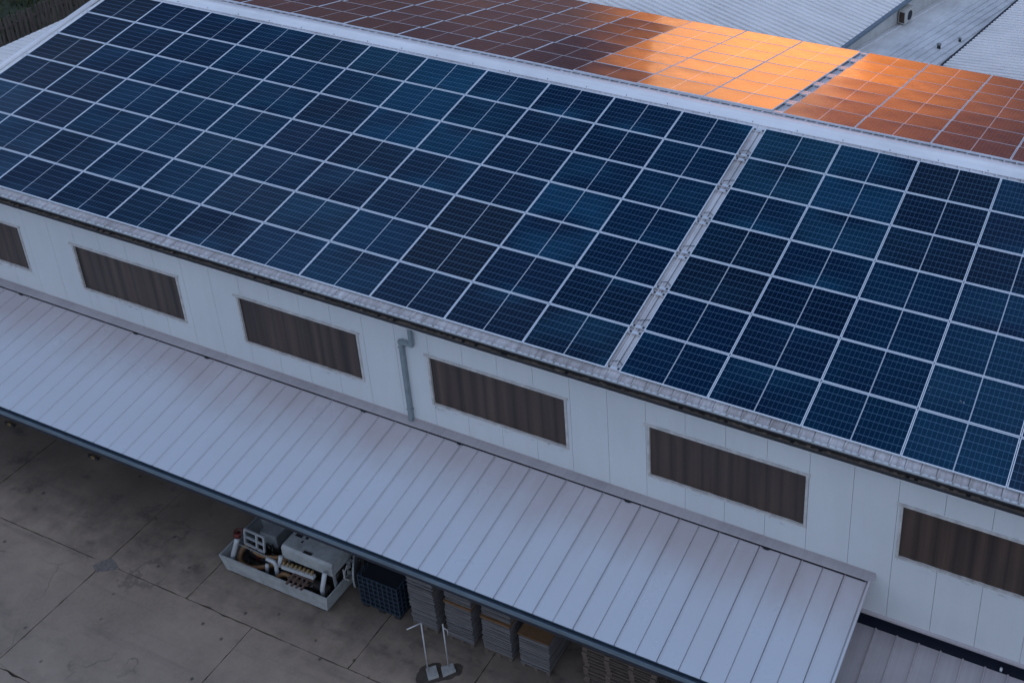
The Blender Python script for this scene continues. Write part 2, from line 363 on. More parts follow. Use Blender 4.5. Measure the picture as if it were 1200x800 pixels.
def ribs(x0, x1, pitch, base, top, h, start=None, alt=None, mid=0):
    """trapezoid rib profile"""
    out = [(x0, 0)]; x = x0 + pitch / 2 if start is None else start; i = 0
    while x < x1 - base:
        hh, bb, tt = h, base, top
        if alt and i % 2: hh, bb, tt = alt
        if x - bb / 2 > x0:
            out += ([(x - bb / 2 - .016, 0), (x - bb / 2 - .015, -.028), (x - bb / 2 - .001, -.028)] if mid else []) + [(x - bb / 2, 0), (x - tt / 2, hh), (x + tt / 2, hh), (x + bb / 2, 0)]
            if mid: 
                q = x + pitch / 2
                if q < x1 - base: out += [(q - mid * 2.2, 0), (q - mid, mid * .5), (q + mid, mid * .5), (q + mid * 2.2, 0)]
        x += pitch; i += 1
    out.append((x1, 0)); return out
rng = random.Random(5)

TH, BK, AC = R(10.592), R(12.486), R(8.6)
PU, PV, GAP = 2.192, 1.33634, .34968
PW, PD = 2.172, 1.306                      # panel outer size

# ------------------------------------------------------------------ ground
g = MB(); g.add([(-600, -600, -7.42), (600, -600, -7.42), (600, 900, -7.42), (-600, 900, -7.42)], [(0, 1, 2, 3)])
o = g.build('ground', M['ground']); o['kind'] = 'structure'
yard = MB()
def slab(x0, x1, y0, y1, gap=.012):
    pts = []
    def edge(a, b):
        n = max(3, int((Vector(b) - Vector(a)).length / .22)); out = []
        for i in range(n):
            t = i / n; j = rng.gauss(0, .006) if i else 0
            if rng.random() < .05: j -= rng.uniform(.01, .04)
            out.append((a[0] + (b[0] - a[0]) * t, a[1] + (b[1] - a[1]) * t, j))
        return out
    x0 += gap; x1 -= gap; y0 += gap; y1 -= gap
    c = [(x0, y0), (x1, y0), (x1, y1), (x0, y1)]; inn = [(0, 1), (-1, 0), (0, -1), (1, 0)]
    for i in range(4):
        for (x, y, j) in edge(c[i], c[(i + 1) % 4]): pts.append((x - inn[i][0] * j, y - inn[i][1] * j, -7.40))
    yard.extrude(pts, (0, 0, .10 + rng.uniform(-.003, .003)))
low = [-32.5, -27.5, -22.55, -17.6, -12.65, -7.70, -2.75, 2.2, 7.15, 12.1, 17]
for a, b in zip(low, low[1:]):
    slab(a, b, -8.07, -4.66)
    slab(a + 1.6, b + 1.6, -13, -8.07); slab(a, b, -18, -13)
upx = [-32.5, -27.5, -22.6, -17.6, -12.65, -9.84, -4.78, -1.79, 3.2, 8.2, 13, 17]
for a, b in zip(upx, upx[1:]): slab(a, b, -4.66, .6)
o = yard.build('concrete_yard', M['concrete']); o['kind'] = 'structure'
# patched triangle at a slab corner
p = MB(); p.extrude([(-12.86, -4.86, -7.30), (-12.62, -4.98, -7.30), (-12.42, -4.86, -7.30), (-12.15, -4.66, -7.30), (-12.34, -4.55, -7.30), (-12.6, -4.47, -7.30), (-12.74, -4.6, -7.30)], (0, 0, .006))
o = p.build('mortar_patch', M['patch']); o['kind'] = 'structure'
# damp patches round the two post feet
def blob(cx_, cy_, rx, ry, rot, z, seed, n=26):
    r_ = random.Random(seed); pts = []
    for i in range(n):
        a = 2 * math.pi * i / n; q = 1 + r_.uniform(-.13, .13)
        x, y = rx * q * math.cos(a), ry * q * math.sin(a)
        pts.append((cx_ + x * math.cos(rot) - y * math.sin(rot), cy_ + x * math.sin(rot) + y * math.cos(rot), z))
    return pts
p = MB(); p.extrude(blob(-2.87, -3.96, .36, .30, .6, -7.298, 2), (0, 0, .004)); p.extrude(blob(-2.52, -3.73, .36, .21, .75, -7.299, 3), (0, 0, .003))
o = p.build('damp_patch', M['stain']); o['kind'] = 'structure'
# grassy bank beyond the fence
b = MB(); b.add([(-31, -30, -7.5), (-33.2, -30, -4.4), (-90, -30, -4.0), (-31, 90, -7.5), (-33.2, 90, -4.4), (-90, 90, -4.0)], [(0, 1, 4, 3), (1, 2, 5, 4)])
o = b.build('bank', M['bank']); o['kind'] = 'structure'
gr = MB()
for i in range(9000):
    x = -34.3 - rng.random() * 12; y = 5 + rng.random() * 20; hgt = rng.uniform(.12, .5) * (1.6 if math.sin(x * 1.3) * math.cos(y * .9) > .2 else .7); a = rng.uniform(0, 6.28); w_ = .035
    dx, dy = math.cos(a) * w_, math.sin(a) * w_; lx, ly = rng.gauss(0, .15), rng.gauss(0, .15)
    z0 = -4.4 + (-33.2 - x) * .007
    gr.add([(x - dx, y - dy, z0), (x + dx, y + dy, z0), (x + lx, y + ly, z0 + hgt)], [(0, 1, 2)])
o = gr.build('grass', M['grass']); o['kind'] = 'stuff'; o['label'] = 'rough dark grass beyond the timber fence'; o['category'] = 'grass'

# ------------------------------------------------------------------ the main shed
shed = thing('warehouse', 'white long warehouse with two roof slopes covered in solar panels', 'warehouse', (0, 5, -7.3))
XL, XR = -24.55, 13.5
nf = Vector((0, -math.sin(TH), math.cos(TH))); vf = Vector((0, math.cos(TH), math.sin(TH)))
nb = Vector((0, math.sin(BK), math.cos(BK))); vb = Vector((0, math.cos(BK), -math.sin(BK)))
OFF = -.125
# front slope: starts at v=-.25
apexy = 9.58
p0 = Vector((0, 0, 0)) + nf * OFF + vf * (-.225)
lenf = (apexy - p0.y) / vf.y
m_ = MB(); m_.profile_sheet(ribs(XL + .16, XR, 1 / 3, .055, .026, .038, start=XL + .3, mid=.016), p0, vf * lenf, nf, (1, 0, 0), .004)
m_.build('roof', M['roof'], shed)
B0 = Vector((0, 10.515, 1.588))
pb = B0 + nb * OFF; s0 = (apexy + .01 - pb.y) / vb.y
m_ = MB(); m_.profile_sheet(ribs(XL + .16, XR, 1 / 3, .055, .026, .038, start=XL + .3, mid=.016), pb + vb * s0, vb * (9.75 - s0), nb, (1, 0, 0), .004)
m_.build('roof', M['roof'], shed)
# ridge cap in lapped lengths
rc = MB(); xs = [XL + .1, -18.15, -12.3, -6.5, -.65, 5.25, 11.1, XR]
for i, (a, b_) in enumerate(zip(xs, xs[1:])):
    e = .004 * (i % 2)
    prof = [(9.40, 1.652 + e), (9.41, 1.672 + e), (9.66, 1.727 + e), (9.72, 1.752 + e), (9.80, 1.757 + e), (9.86, 1.742 + e), (10.12, 1.640 + e), (10.125, 1.615 + e)]
    top = [(a, y, z) for y, z in prof]; bot = [(a, y, z - .005) for y, z in prof][::-1]
    rc.extrude(top + bot, (b_ - a + .05, 0, 0))
rcap = rc.build('ridge_cap', M['ridge'], shed)
sc = MB()
for i in range(28):
    x = XL + .4 + i * 1.3333; sc.box(x - .008, x + .008, 9.43, 9.446, 1.675, 1.71)
sc.build('fixing_screws', M['clamp'], rcap)
# verge: pale roll along the left gable edge
vg = MB(); a0 = Vector((-24.42, 0, 0)) + nf * .0 + vf * (-.3); vg.tube([a0, a0 + vf * (lenf - .1)], .085, 14)
vg.smooth = True
vo = vg.build('verge_cap', M['ridge'], shed)
vs_ = MB(); vs_.obox(Vector((-24.24, 0, 0)) + nf * (-.075) + vf * (lenf / 2 - .2), ((1, 0, 0), vf, nf), (.10, lenf / 2 - .05, .006)); vs_.build('verge_flashing', M['ridge'], shed)
cb = MB()
for r_ in range(8):
    for dv in (-.09, .09):
        cb.obox(Vector((-24.17, 0, 0)) + vf * (r_ * PV - .015 + dv) + nf * (-.04), ((1, 0, 0), vf, nf), (.07, .03, .025))
cb.build('rail_end', M['rail'], shed)
# gable ends and the back wall
def gable(x0, x1):
    poly = [(x0, -.2, -7.3), (x0, -.2, -.20), (x0, 9.58, 1.62), (x0, 19.6, -.62), (x0, 19.6, -7.3)]
    q = MB(); q.extrude(poly, (x1 - x0, 0, 0)); q.build('gable_wall', M['wall'], shed)
gable(-24.3, -24.18); gable(13.2, 13.32)
q = MB(); q.box(-24.18, 13.2, 19.45, 19.6, -7.3, -.66); q.build('rear_wall', M['wall'], shed)
# front wall: insulated panels about a metre wide with fine joints
WIN = [(-22.71 - 5.94, -24.95)] if False else []
wx = [(-22.72, -18.86), (-16.77, -12.92), (-10.86, -6.96), (-4.85, -.98), (1.16, 5.02), (7.10, 10.96)]
WZ0, WZ1 = -2.66, -1.13
bounds = [-24.18]
PITCH = .9855
xx = .12 - PITCH * 24
while xx < 13.2:
    if xx > -24.1: bounds.append(xx)
    xx += PITCH
bounds.append(13.2)
wf = MB(); YW = -.2
def wseg(a, b_, z0, z1): wf.box(a + .004, b_ - .004, YW, YW + .07, z0, z1)
for a, b_ in zip(bounds, bounds[1:]):
    cuts = sorted([a, b_] + [x for w_ in wx for x in w_ if a < x < b_])
    for c_, d_ in zip(cuts, cuts[1:]):
        if d_ - c_ < .02: continue
        mid_ = (c_ + d_) / 2
        ca = c_ if c_ != a else a; e0 = .004 if c_ == a else -.004; e1 = .004 if d_ == b_ else -.004
        if any(w_[0] < mid_ < w_[1] for w_ in wx):
            wf.box(c_ + max(e0, 0), d_ - max(e1, 0), YW, YW + .07, -4.60, WZ0); wf.box(c_ + max(e0, 0), d_ - max(e1, 0), YW, YW + .07, WZ1, -.155)
        else: wf.box(c_ + max(e0, 0), d_ - max(e1, 0), YW, YW + .07, -4.60, -.155)
wall = wf.build('wall', M['wall'], shed)
bk = MB()
zz = [(-24.18, 13.2, -4.60, WZ0 - .01), (-24.18, 13.2, WZ1 + .01, -.16)]
xs = [-24.18] + [x for w_ in wx for x in w_] + [13.2]
for a, b_ in zip(xs[::2], xs[1::2]): zz.append((a, b_, WZ0 - .01, WZ1 + .01))
for a, b_, z0, z1 in zz: bk.box(a, b_, YW + .055 + (.0 if z0 != WZ0 - .01 else .001), YW + .10, z0, z1)
bk.build('wall_joint', M['seam'], wall)
lw = MB(); lw.box(-24.18, 13.2, .22, .30, -7.3, -4.605); lw.build('lower_wall', M['navy'], shed)  # navy colour carries the shade under the canopy
for (a, b_) in wx:
    fr = MB(); t = .062; y0, y1 = YW - .022, YW + .06
    fr.box(a - .02, a + t - .02, y0, y1, WZ0 - .015, WZ1); fr.box(b_ - t + .02, b_ + .02, y0, y1, WZ0 - .015, WZ1)
    fr.box(a + t - .02, b_ - t + .02, y0, y1, WZ0 - .015, WZ0 + .035)
    win = fr.build('window', M['trim'], shed)
    hd = MB(); hd.box(a - .09, b_ + .06, YW - .05, YW + .05, WZ1 + .002, WZ1 + .055); hd.build('head_flashing', M['trim'], win)
    pn = MB(); n = 150; r1 = random.Random(a); ph = [r1.uniform(0, 6) for _ in range(4)]
    xs_ = [a + .042 + (b_ - a - .084) * i / n for i in range(n + 1)]
    ys = [YW + .035 + .0030 * math.sin(x * 16 + ph[0] + 1.3 * math.sin(x * 3.1 + ph[1])) + .0025 * math.sin(x * 7 + ph[2]) for x in xs_]
    pn.add([(x, y, WZ0 + .03) for x, y in zip(xs_, ys)] + [(x, y, WZ1) for x, y in zip(xs_, ys)], [(i, i + 1, n + 2 + i, n + 1 + i) for i in range(n)])
    pn.smooth = True; pn.build('pane', M['curtain'], win)
# eave gutter
gu = MB()
gu.extrude([(XL, -.365, -.205), (XL, -.38, -.205), (XL, -.38, -.275), (XL, -.225, -.315), (XL, -.225, -.185), (XL, -.24, -.185), (XL, -.24, -.30), (XL, -.365, -.30)], (XR - XL, 0, 0))
gt = gu.build('gutter', M['gutter'], shed)
db = MB(); n = 420
top = []
for i in range(n + 1):
    x = XL + .05 + (XR - XL - .1) * i / n; top.append((x, -.27 + rng.uniform(-.06, .09)))
for i in range(n):
    if rng.random() < .10: continue
    x0, x1 = top[i][0], top[i + 1][0]; h0 = -.262 + rng.uniform(-.018, .02); h1 = -.262 + rng.uniform(-.018, .02)
    db.extrude([(x0, -.363, -.299), (x0, -.363, h0 - .01), (x0, -.32, h0 + .012), (x0, -.242, h1), (x0, -.242, -.299)], (x1 - x0, 0, 0))
o = db.build('gutter_debris', M['debris'], gt); o['kind'] = 'stuff'
tr = MB(); tr.box(XL, XR, -.384, -.364, -.296, -.2795); tr.build('drip_trim', M['lip'], gt)
# downpipe with an offset at the head
dp = MB()
dp.box(-5.26, -5.17, -.345, -.255, -.80, -.317); dp.box(-5.60, -5.17, -.345, -.255, -.90, -.802); dp.box(-5.61, -5.50, -.315, -.215, -3.42, -.902)
dpo = dp.build('downpipe', M['pipe'], shed, bevel=.006)
br = MB(); br.box(-5.63, -5.48, -.322, -.2, -1.06, -1.02); br.box(-5.63, -5.48, -.322, -.2, -3.04, -3.0); br.build('bracket', M['pipe'], dpo)
# trim at the foot of the panels, right of the canopy
bt = MB(); bt.extrude([(6.3, -.20, -4.55), (6.3, -.26, -4.575), (6.3, -.26, -4.625), (6.3, -.19, -4.625)], (6.9, 0, 0)); bt.build('base_flashing', M['leanto'], shed)

# ------------------------------------------------------------------ front canopy
can = thing('canopy', 'long pale metal canopy with standing seams fixed below the windows', 'canopy', (-8, -2, -7.3))
na = Vector((0, -math.sin(AC), math.cos(AC))); va = Vector((0, math.cos(AC), math.sin(AC)))
E0 = Vector((0, -3.80, -3.975)); Lc = (-.30 + 3.80) / va.y
CX0, CX1 = -24.3, 6.58
prof = [(CX0, 0)]; x = 6.07 - .5005 * 60; i = 0
while x < CX1 - .1:
    if i % 2: prof += [(x - .020, 0), (x - .0195, -.045), (x - .002, -.045), (x - .0015, .014), (x + .012, .014), (x + .013, 0)]
    else: prof += [(x - .030, 0), (x - .0295, -.06), (x - .002, -.06), (x - .0015, .026), (x + .014, .026), (x + .015, 0)]
    x += .5005; i += 1
prof += [(CX1 - .022, 0), (CX1 - .02, -.035), (CX1, -.035)]
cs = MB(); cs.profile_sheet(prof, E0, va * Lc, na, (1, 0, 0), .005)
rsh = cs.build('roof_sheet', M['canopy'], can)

# cover flashing where the canopy meets the wall, lifting a little at a few laps
fl = MB(); fxs = [CX0, -19.95, -19.0, -14.7, -12.6, -8.1, -5.2, -1.0, 3.15, 6.67]
for i, (a, b_) in enumerate(zip(fxs, fxs[1:])):
    e = .0 if i % 2 else .004; f0 = Vector((a, -.205, -3.40 + e)); f1 = Vector((a, -.415, -3.400 + e)); f2 = Vector((a, -.425, -3.418 + e))
    fl.extrude([Vector((a, -.205, -3.34)), Vector((a, -.213, -3.34)), Vector((a, -.216, -3.395 + e)), f1, f2, f2 + Vector((0, .006, -.0)), f1 + Vector((0, .006, -.006)), Vector((a, -.205, -3.405 + e))], (b_ - a + .03, 0, 0))
fo = fl.build('wall_flashing', M['leanto'], can)
fs_ = MB(); fs_.box(CX0, CX1 - .05, -.432, -.395, -3.462, -3.428)
for x in (-19.4, -14.9, -12.3, -7.05, -4.1, .6, 4.1): fs_.extrude([(x, -.432, -3.452), (x + .22, -.432, -3.452), (x + .16, -.475, -3.456), (x + .05, -.47, -3.456)], (0, 0, .012))
fs_.build('shadow_gap_strip', M['void'], fo)  # black strip and notches drawing the shadow gap below the flashing
ct = MB(); a = E0 + Vector((CX1 + .045, 0, 0)) + na * .02; ct.obox(a + va * (Lc / 2), ((1, 0, 0), va, na), (.026, Lc / 2 + .01, .034)); ct.build('edge_trim', M['canopy'], can)
# gutter
yo, yi = -3.925, -3.795
gg = MB(); gg.extrude([(CX0, yo, -3.975), (CX0, yo + .012, -3.975), (CX0, yo + .012, -4.085), (CX0, yi - .006, -4.085), (CX0, yi - .006, -3.99), (CX0, yi + .006, -3.99), (CX0, yi + .006, -4.10), (CX0, yo, -4.10)], (CX1 + .08 - CX0, 0, 0))
gg.build('gutter', M['teal'], can)
si = MB(); si.box(CX0 + .02, CX1, yo + .014, yi - .008, -4.083, -4.06); si.box(CX0 + .02, CX1, yi - .0125, yi - .0075, -4.059, -3.995); si.build('gutter_shade', M['gutter_shade'], can)  # dark floor and back strip painting the gutter's shaded inside
fa = MB(); fa.box(CX0, CX1, -3.918, -3.87, -4.20, -4.102); fa.build('shadow_line_strip', M['dark'], can)  # dark strip drawing the shadow line under the gutter
sf = MB()
for i in range(13):
    x = CX0 + .3 + i * 2.5; sf.obox(E0 + Vector((x, 0, 0)) + va * (Lc / 2) - na * .09, ((1, 0, 0), va, na), (.04, Lc / 2 - .05, .07))
sf.build('rafters', M['teal'], can)
for x in (-23, -18.1, 5.0): 
    po = MB(); po.box(x - .06, x + .06, -.05, .08, -7.3, -3.55); po.build('post', M['teal'], can)

# ------------------------------------------------------------------ lower roof, bottom right
lt = thing('lean_to_roof', 'pinkish grey ribbed lower roof at the canopy end under the wall', 'roof', (10, -1.5, -7.3))
A2 = R(8.0); n2 = Vector((0, -math.sin(A2), math.cos(A2))); v2 = Vector((0, math.cos(A2), math.sin(A2)))
prof = ribs(0, 8.6, .494, .05, .026, .042, start=.235 + .97 - .494)
# fine corrugation between the seams
fine = []
for (u, h) in prof: fine.append((u, h))
ls = MB(); ls.profile_sheet(fine, Vector((5.63, -.23, -5.02)) - v2 * 4.6, v2 * 4.6, n2, (1, 0, 0), .005)
ls.build('roof_sheet', M['leanto'], lt)
cl_ = MB(); cl_.box(5.63, 14.2, .10, .17, -7.3, -4.66); cl_.build('closing_wall', M['navy'], lt)  # dark panel and floor painting the shade in the gap below the wall
gv = MB(); gv.box(5.63, 14.2, -.22, .10, -5.12, -5.07); gv.build('gap_floor_shade', M['navy'], lt)
kn = MB(); kn.tube([(9.63, -.16, -5.07), (9.63, -.16, -4.94)], .03, 8); kn.build('vent_cap', M['lip'], lt)
fw = MB(); fw.box(5.66, 14.2, -4.70, -4.62, -7.3, -5.72); fw.build('front_wall', M['wall'], lt)

# ------------------------------------------------------------------ solar panels
def make_frame():
    b = MB(); t = .017; zt, zb = 0, -.036
    b.box(-PW / 2, PW / 2, 0, t, zb, zt); b.box(-PW / 2, PW / 2, PD - t, PD, zb, zt)
    b.box(-PW / 2, -PW / 2 + t, t, PD - t, zb, zt); b.box(PW / 2 - t, PW / 2, t, PD - t, zb, zt)
    return b
def glass_mesh(bow, tw, sx_, sy_):
    nx, ny = 14, 10; t = .0165; w_, d_ = PW - 2 * t, PD - 2 * t
    vs = []; uvs = []
    for j in range(ny + 1):
        for i in range(nx + 1):
            u, v = i / nx, j / ny; a, c = 2 * u - 1, 2 * v - 1
            e = (1 - a * a) * (1 - c * c)
            z = -.0035 - bow * e * (1 + sx_ * a + sy_ * c) + tw * e * a * c * .004
            vs.append((-w_ / 2 + w_ * u, t + d_ * v, z)); uvs.append((u, v))
    fs = [(j * (nx + 1) + i, j * (nx + 1) + i + 1, (j + 1) * (nx + 1) + i + 1, (j + 1) * (nx + 1) + i) for j in range(ny) for i in range(nx)]
    me = bpy.data.meshes.new('solar_glass'); me.from_pydata(vs, [], fs); me.update()
    ul = me.uv_layers.new(name='UVMap')
    for lp in me.loops: ul.data[lp.index].uv = uvs[lp.vertex_index]
    for p in me.polygons: p.use_smooth = True
    me.materials.append(M['glass']); return me
GLB = [glass_mesh(.0011 + .0014 * rng.random(), rng.uniform(-.5, .5), rng.uniform(-.5, .5), rng.uniform(-.6, .3)) for _ in range(8)]
GL = [glass_mesh(.006 + .006 * rng.random(), rng.uniform(-.5, .5), rng.uniform(-.5, .5), rng.uniform(-.6, .3)) for _ in range(10)]
proto_frame = None
ORD = ['first', 'second', 'third', 'fourth', 'fifth', 'sixth', 'seventh', 'eighth', 'ninth', 'tenth', 'eleventh', 'twelfth', 'thirteenth', 'fourteenth']
RwM = [Vector(r) for r in Rw]; C0 = Vector((10.884, -19.612, 18.388))
def pix(P):
    d_ = Vector(P) - C0; c = [r.dot(d_) for r in RwM]
    return 802.256 + 1457.236 * c[0] / c[2], 140.496 + 1457.236 * c[1] / c[2]
def seen(P, mrg=60):
    return any(-mrg < x < 1200 + mrg and -mrg < y < 800 + mrg for x, y in [pix(p_) for p_ in P])
FRAME = None
def panel(o3, ux, vx, nx, label, group, tilt, roll, gl_me):
    global FRAME
    e = bpy.data.objects.new('solar_panel', None); COL.objects.link(e); e.empty_display_size = .3
    rot = Matrix((ux, vx, nx)).transposed() @ Matrix.Rotation(tilt, 3, 'X') @ Matrix.Rotation(roll, 3, 'Y')
    mm = rot.to_4x4(); mm.translation = Vector(o3) + Vector((0, 0, H)); e.matrix_world = mm
    tag(e, label, 'solar panel', group)
    if FRAME is None:
        f = make_frame().build('frame', M['frame'], None, local=True); FRAME = f
        f.parent = e; return_f = f
    else:
        f = FRAME.copy(); COL.objects.link(f); f.parent = e
    gl = bpy.data.objects.new('glass', gl_me); COL.objects.link(gl); gl.parent = e
    return e
X_ = Vector((1, 0, 0))
prng = random.Random(11)
for side in (0, 1):
    cols = range(-11, 0) if side == 0 else range(0, 5)
    for c in cols:
        ctilt = prng.gauss(0, .15)
        for r_ in range(7):
            u = (c + .5) * PU + side * GAP; base = Vector((u, 0, 0)) + vf * (r_ * PV)
            tl, rl = R(prng.gauss(0, .07) + ctilt * .35), R(prng.gauss(0, .08)); gi = prng.randrange(10)
            cor = [base + X_ * sx_ + vf * sy_ for sx_ in (-PW / 2, PW / 2) for sy_ in (0, PD)]
            if not seen(cor): continue
            n_ = -c if side == 0 else c + 1
            lab = f"navy blue solar panel, {ORD[r_]} row up from the eave, {ORD[n_-1]} column {'left' if side == 0 else 'right'} of roof gap"
            e = panel(base, X_, vf, nf, lab, 'solar panels on the near roof slope', tl, rl, GL[gi])
            if side == 1 and c == 3 and r_ == 1:
                dr = MB()
                for (dx, dy, rr) in ((-.30, .49, .014), (-.22, .47, .018), (-.27, .475, .009), (-1.0, .62, .010), (-1.01, .55, .010)):
                    dr.extrude(blob(dx, dy, rr, rr * .8, 0, -.006, int(rr * 900)), (0, 0, .005))
                dr.build('bird_dropping', M['dropping'], e, local=True)
                e['label'] = "navy solar panel flecked with bird droppings, second row from eave, fourth column right"
BG = .289
for side in (0, 1):
    cols = range(-13, 0) if side == 0 else range(0, 5)
    for c in cols:
        cr = prng.gauss(0, .12)
        base_tilt = (-1.4 if c <= -4 else -0.25) if side == 0 else -1.3
        for r_ in range(7):
            u = .037 + (c + .5) * PU + side * BG
            far = B0 + vb * (r_ * PV)
            near_l = Vector((u, 0, 0)) + far
            tl, rl = R(prng.gauss(0, .13) + base_tilt), R(prng.gauss(0, .15) + cr); gi = prng.randrange(10)
            cor = [near_l + X_ * sx_ + vb * sy_ for sx_ in (-PW / 2, PW / 2) for sy_ in (0, PD)]
            if not seen(cor): continue
            n_ = -c if side == 0 else c + 1
            look = 'glowing orange' if (side == 0 and c >= -3) else ('dark brown' if side == 0 else 'rust orange')
            lab = f"{look} solar panel, far slope, {ORD[r_]} row below ridge, {ORD[n_-1]} column {'left' if side == 0 else 'right'} of gap"
            # a panel's own +y runs up its slope, so start at its lower (far) edge
            o3 = near_l + vb * PD
            e = panel(o3, -X_, -vb, nb, lab, 'solar panels on the far roof slope', tl, rl, GLB[gi % 8])

# mounting rails, seen where the rows are parted
def rails(origin, vx, nx, group, where, x0, x1, gx0, gx1, wide, dvs, first):
    for r_ in range(8):
        for j, dv in enumerate(dvs):
            if (r_ == 0 and dv < 0) or (r_ == 7 and dv > 0): continue
            q = Vector(origin) + vx * (r_ * PV - .015 + dv) - nx * .066
            e = thing('mounting_rail', '', 'rail', q + Vector(((x0 + x1) / 2, 0, 0)), group)
            if dv < 0: e['label'] = f"aluminium rail crossing the {where} under the top edge of the {ORD[r_-1]} panel row"
            else: e['label'] = f"aluminium rail crossing the {where} under the bottom edge of the {ORD[r_]} panel row"
            if first == 'back':
                e['label'] = (f"aluminium rail in the far roof gap under the lower edge of {ORD[r_-1]} row below ridge" if dv < 0 else f"aluminium rail in the far roof gap under the upper edge of {ORD[r_]} row below ridge")
            b = MB(); b.obox(q + Vector(((x0 + x1) / 2, 0, 0)), (X_, vx, nx), ((x1 - x0) / 2, wide, .026)); b.build('rail', M['rail'], e)
            for xq in ((gx0 + .055, gx1 - .055) if first == 'front' else ()):
                b = MB(); b.obox(q + Vector((xq, 0, 0)) + nx * .031, (X_, vx, nx), (.026, wide * .8, .006)); b.obox(q + Vector((xq, 0, 0)) + nx * .044, (X_, vx, nx), (.011, .011, .012)); b.build('clamp', M['clamp'], e)
rails((0, 0, 0), vf, nf, 'rails under the near panels', 'roof gap', -24.1, 11.3, 0, GAP, .034, (-.10, .10), 'front')
rails(B0, vb, nb, 'rails under the far panels', 'far roof gap', -27 + 3, 9.5, .037, .037 + BG, .085, (-.105, .105), 'back')
# cables lying in the near gap
cbm = MB()
for r_ in range(7):
    a = vf * (r_ * PV + .28) - nf * .082 + Vector((.03, 0, 0)); b_ = a + Vector((.14, .02, 0)) + vf * .05; c_ = a + Vector((.29, 0, 0)) + vf * (.12 if r_ % 2 else -.03)
    cbm.tube([a, b_, c_], .008, 6)
for r_ in range(1): cbm.tube([vf * .2 - nf * .085 + Vector((.2, 0, 0)), vf * 5 - nf * .085 + Vector((.19, 0, 0)), vf * 9.2 - nf * .085 + Vector((.2, 0, 0))], .009, 6)
o = cbm.build('panel_cable', M['black'], None, base=(.17, 4.5, .8)); tag(o, 'black cables lying along the near roof gap between the rails', 'cable')

# ------------------------------------------------------------------ things on the yard (heights above the yard: y0 = -7.3)
G0 = -7.3
# skid-mounted machine in its steel tray
mach = thing('pump_skid', 'greasy pump machine with white steel tray and hoses half under the canopy', 'machine', (-7.9, -2.8, G0))
t = MB(); x0, x1, y0, y1 = -9.62, -6.2, -3.58, -2.05; zb, zt = G0 + .07, G0 + .57; tk = .035
t.extrude([(x0 - .03, y0 - .0, zt), (x1 + .03, y0, zt), (x1 - .06, y0 + .04, zb), (x0 + .10, y0 + .04, zb)], (0, tk, 0))
t.extrude([(x0 - .03, y1, zt), (x1 + .03, y1, zt), (x1 - .06, y1 - .04, zb), (x0 + .10, y1 - .04, zb)], (0, -tk, 0))
t.extrude([(x0 - .03, y0 + tk + .002, zt), (x0 - .03, y1 - tk - .002, zt), (x0 + .10, y1 - tk - .05, zb), (x0 + .10, y0 + tk + .05, zb)], (tk, 0, 0))
t.extrude([(x1 + .03, y0 + tk + .002, zt), (x1 + .03, y1 - tk - .002, zt), (x1 - .06, y1 - tk - .05, zb), (x1 - .06, y0 + tk + .05, zb)], (-tk, 0, 0))
tray = t.build('tray', M['steel_white'], mach)
t = MB(); t.box(x0 + .14, x1 - .1, y0 + .08, y1 - .08, zb + .003, zb + .03); t.build('tray_floor', M['machine'], tray)
for fx in (-9.3, -7.9, -6.5):
    ft = MB(); ft.box(fx - .12, fx + .12, y0 + .06, y1 - .06, G0, zb); ft.build('foot', M['black'], tray)
c = MB(); c.extrude([(-7.78, -3.22, G0 + .96), (-7.78, -3.22, G0 + 1.30), (-7.78, -3.16, G0 + 1.36), (-7.78, -2.1, G0 + 1.36), (-7.78, -2.1, G0 + .96)], (1.58, 0, 0))
cabn = c.build('cabinet', M['steel_white'], mach, bevel=.012)
c = MB(); c.box(-7.66, -7.46, -2.80, -2.55, G0 + 1.362, G0 + 1.372); c.box(-7.36, -7.28, -2.78, -2.7, G0 + 1.362, G0 + 1.37); c.box(-7.38, -7.33, -2.92, -2.86, G0 + 1.362, G0 + 1.37); c.box(-7.12, -6.86, -3.17, -3.09, G0 + 1.362, G0 + 1.372); c.build('vent_slot', M['black'], cabn)
c = MB()
for x in (-7.7, -6.28):
    for y in (-3.1, -2.2): c.box(x - .03, x + .03, y - .03, y + .03, G0 + .10, G0 + .958)
c.build('cabinet_leg', M['steel_grey'], mach)
c = MB(); c.box(-7.6, -6.5, -3.0, -2.3, G0 + .12, G0 + .62); c.tube([(-7.9, -2.7, G0 + .5), (-6.35, -2.7, G0 + .5)], .24, 16); c.tube([(-7.2, -2.9, G0 + .3), (-7.2, -2.9, G0 + .9)], .14, 12); c.smooth = False; c.build('engine', M['machine'], mach)
c = MB(); c.box(-8.95, -8.42, -2.75, -2.2, G0 + .52, G0 + .90); c.build('gearbox_cover', M['steel_grey'], mach, bevel=.015)
c = MB(); c.box(-8.9, -8.45, -2.7, -2.25, G0 + .1, G0 + .518); c.tube([(-8.4, -2.5, G0 + .45), (-7.9, -2.6, G0 + .45)], .1, 12); c.build('pump_body', M['machine'], mach)
def pipe(pts, r, mat='pipe_white', nm='pipe'):
    q = MB(); q.tube(pts, r, 12); return q.build(nm, M[mat], mach)
pipe([(-9.38, -3.4, G0 + .12), (-9.36, -3.4, G0 + .45), (-9.16, -3.36, G0 + 1.0), (-9.10, -3.36, G0 + 1.16)], .065)
pipe([(-6.48, -3.38, G0 + .12), (-6.47, -3.38, G0 + .58), (-6.32, -3.34, G0 + 1.18)], .06)
pipe([(-7.98, -3.33, G0 + .1), (-7.97, -3.33, G0 + .47), (-7.95, -3.33, G0 + .70), (-8.0, -3.33, G0 + .80), (-8.22, -3.34, G0 + .84)], .055)
pipe([(-7.86, -3.30, G0 + .70), (-7.78, -3.28, G0 + 1.05)], .055)
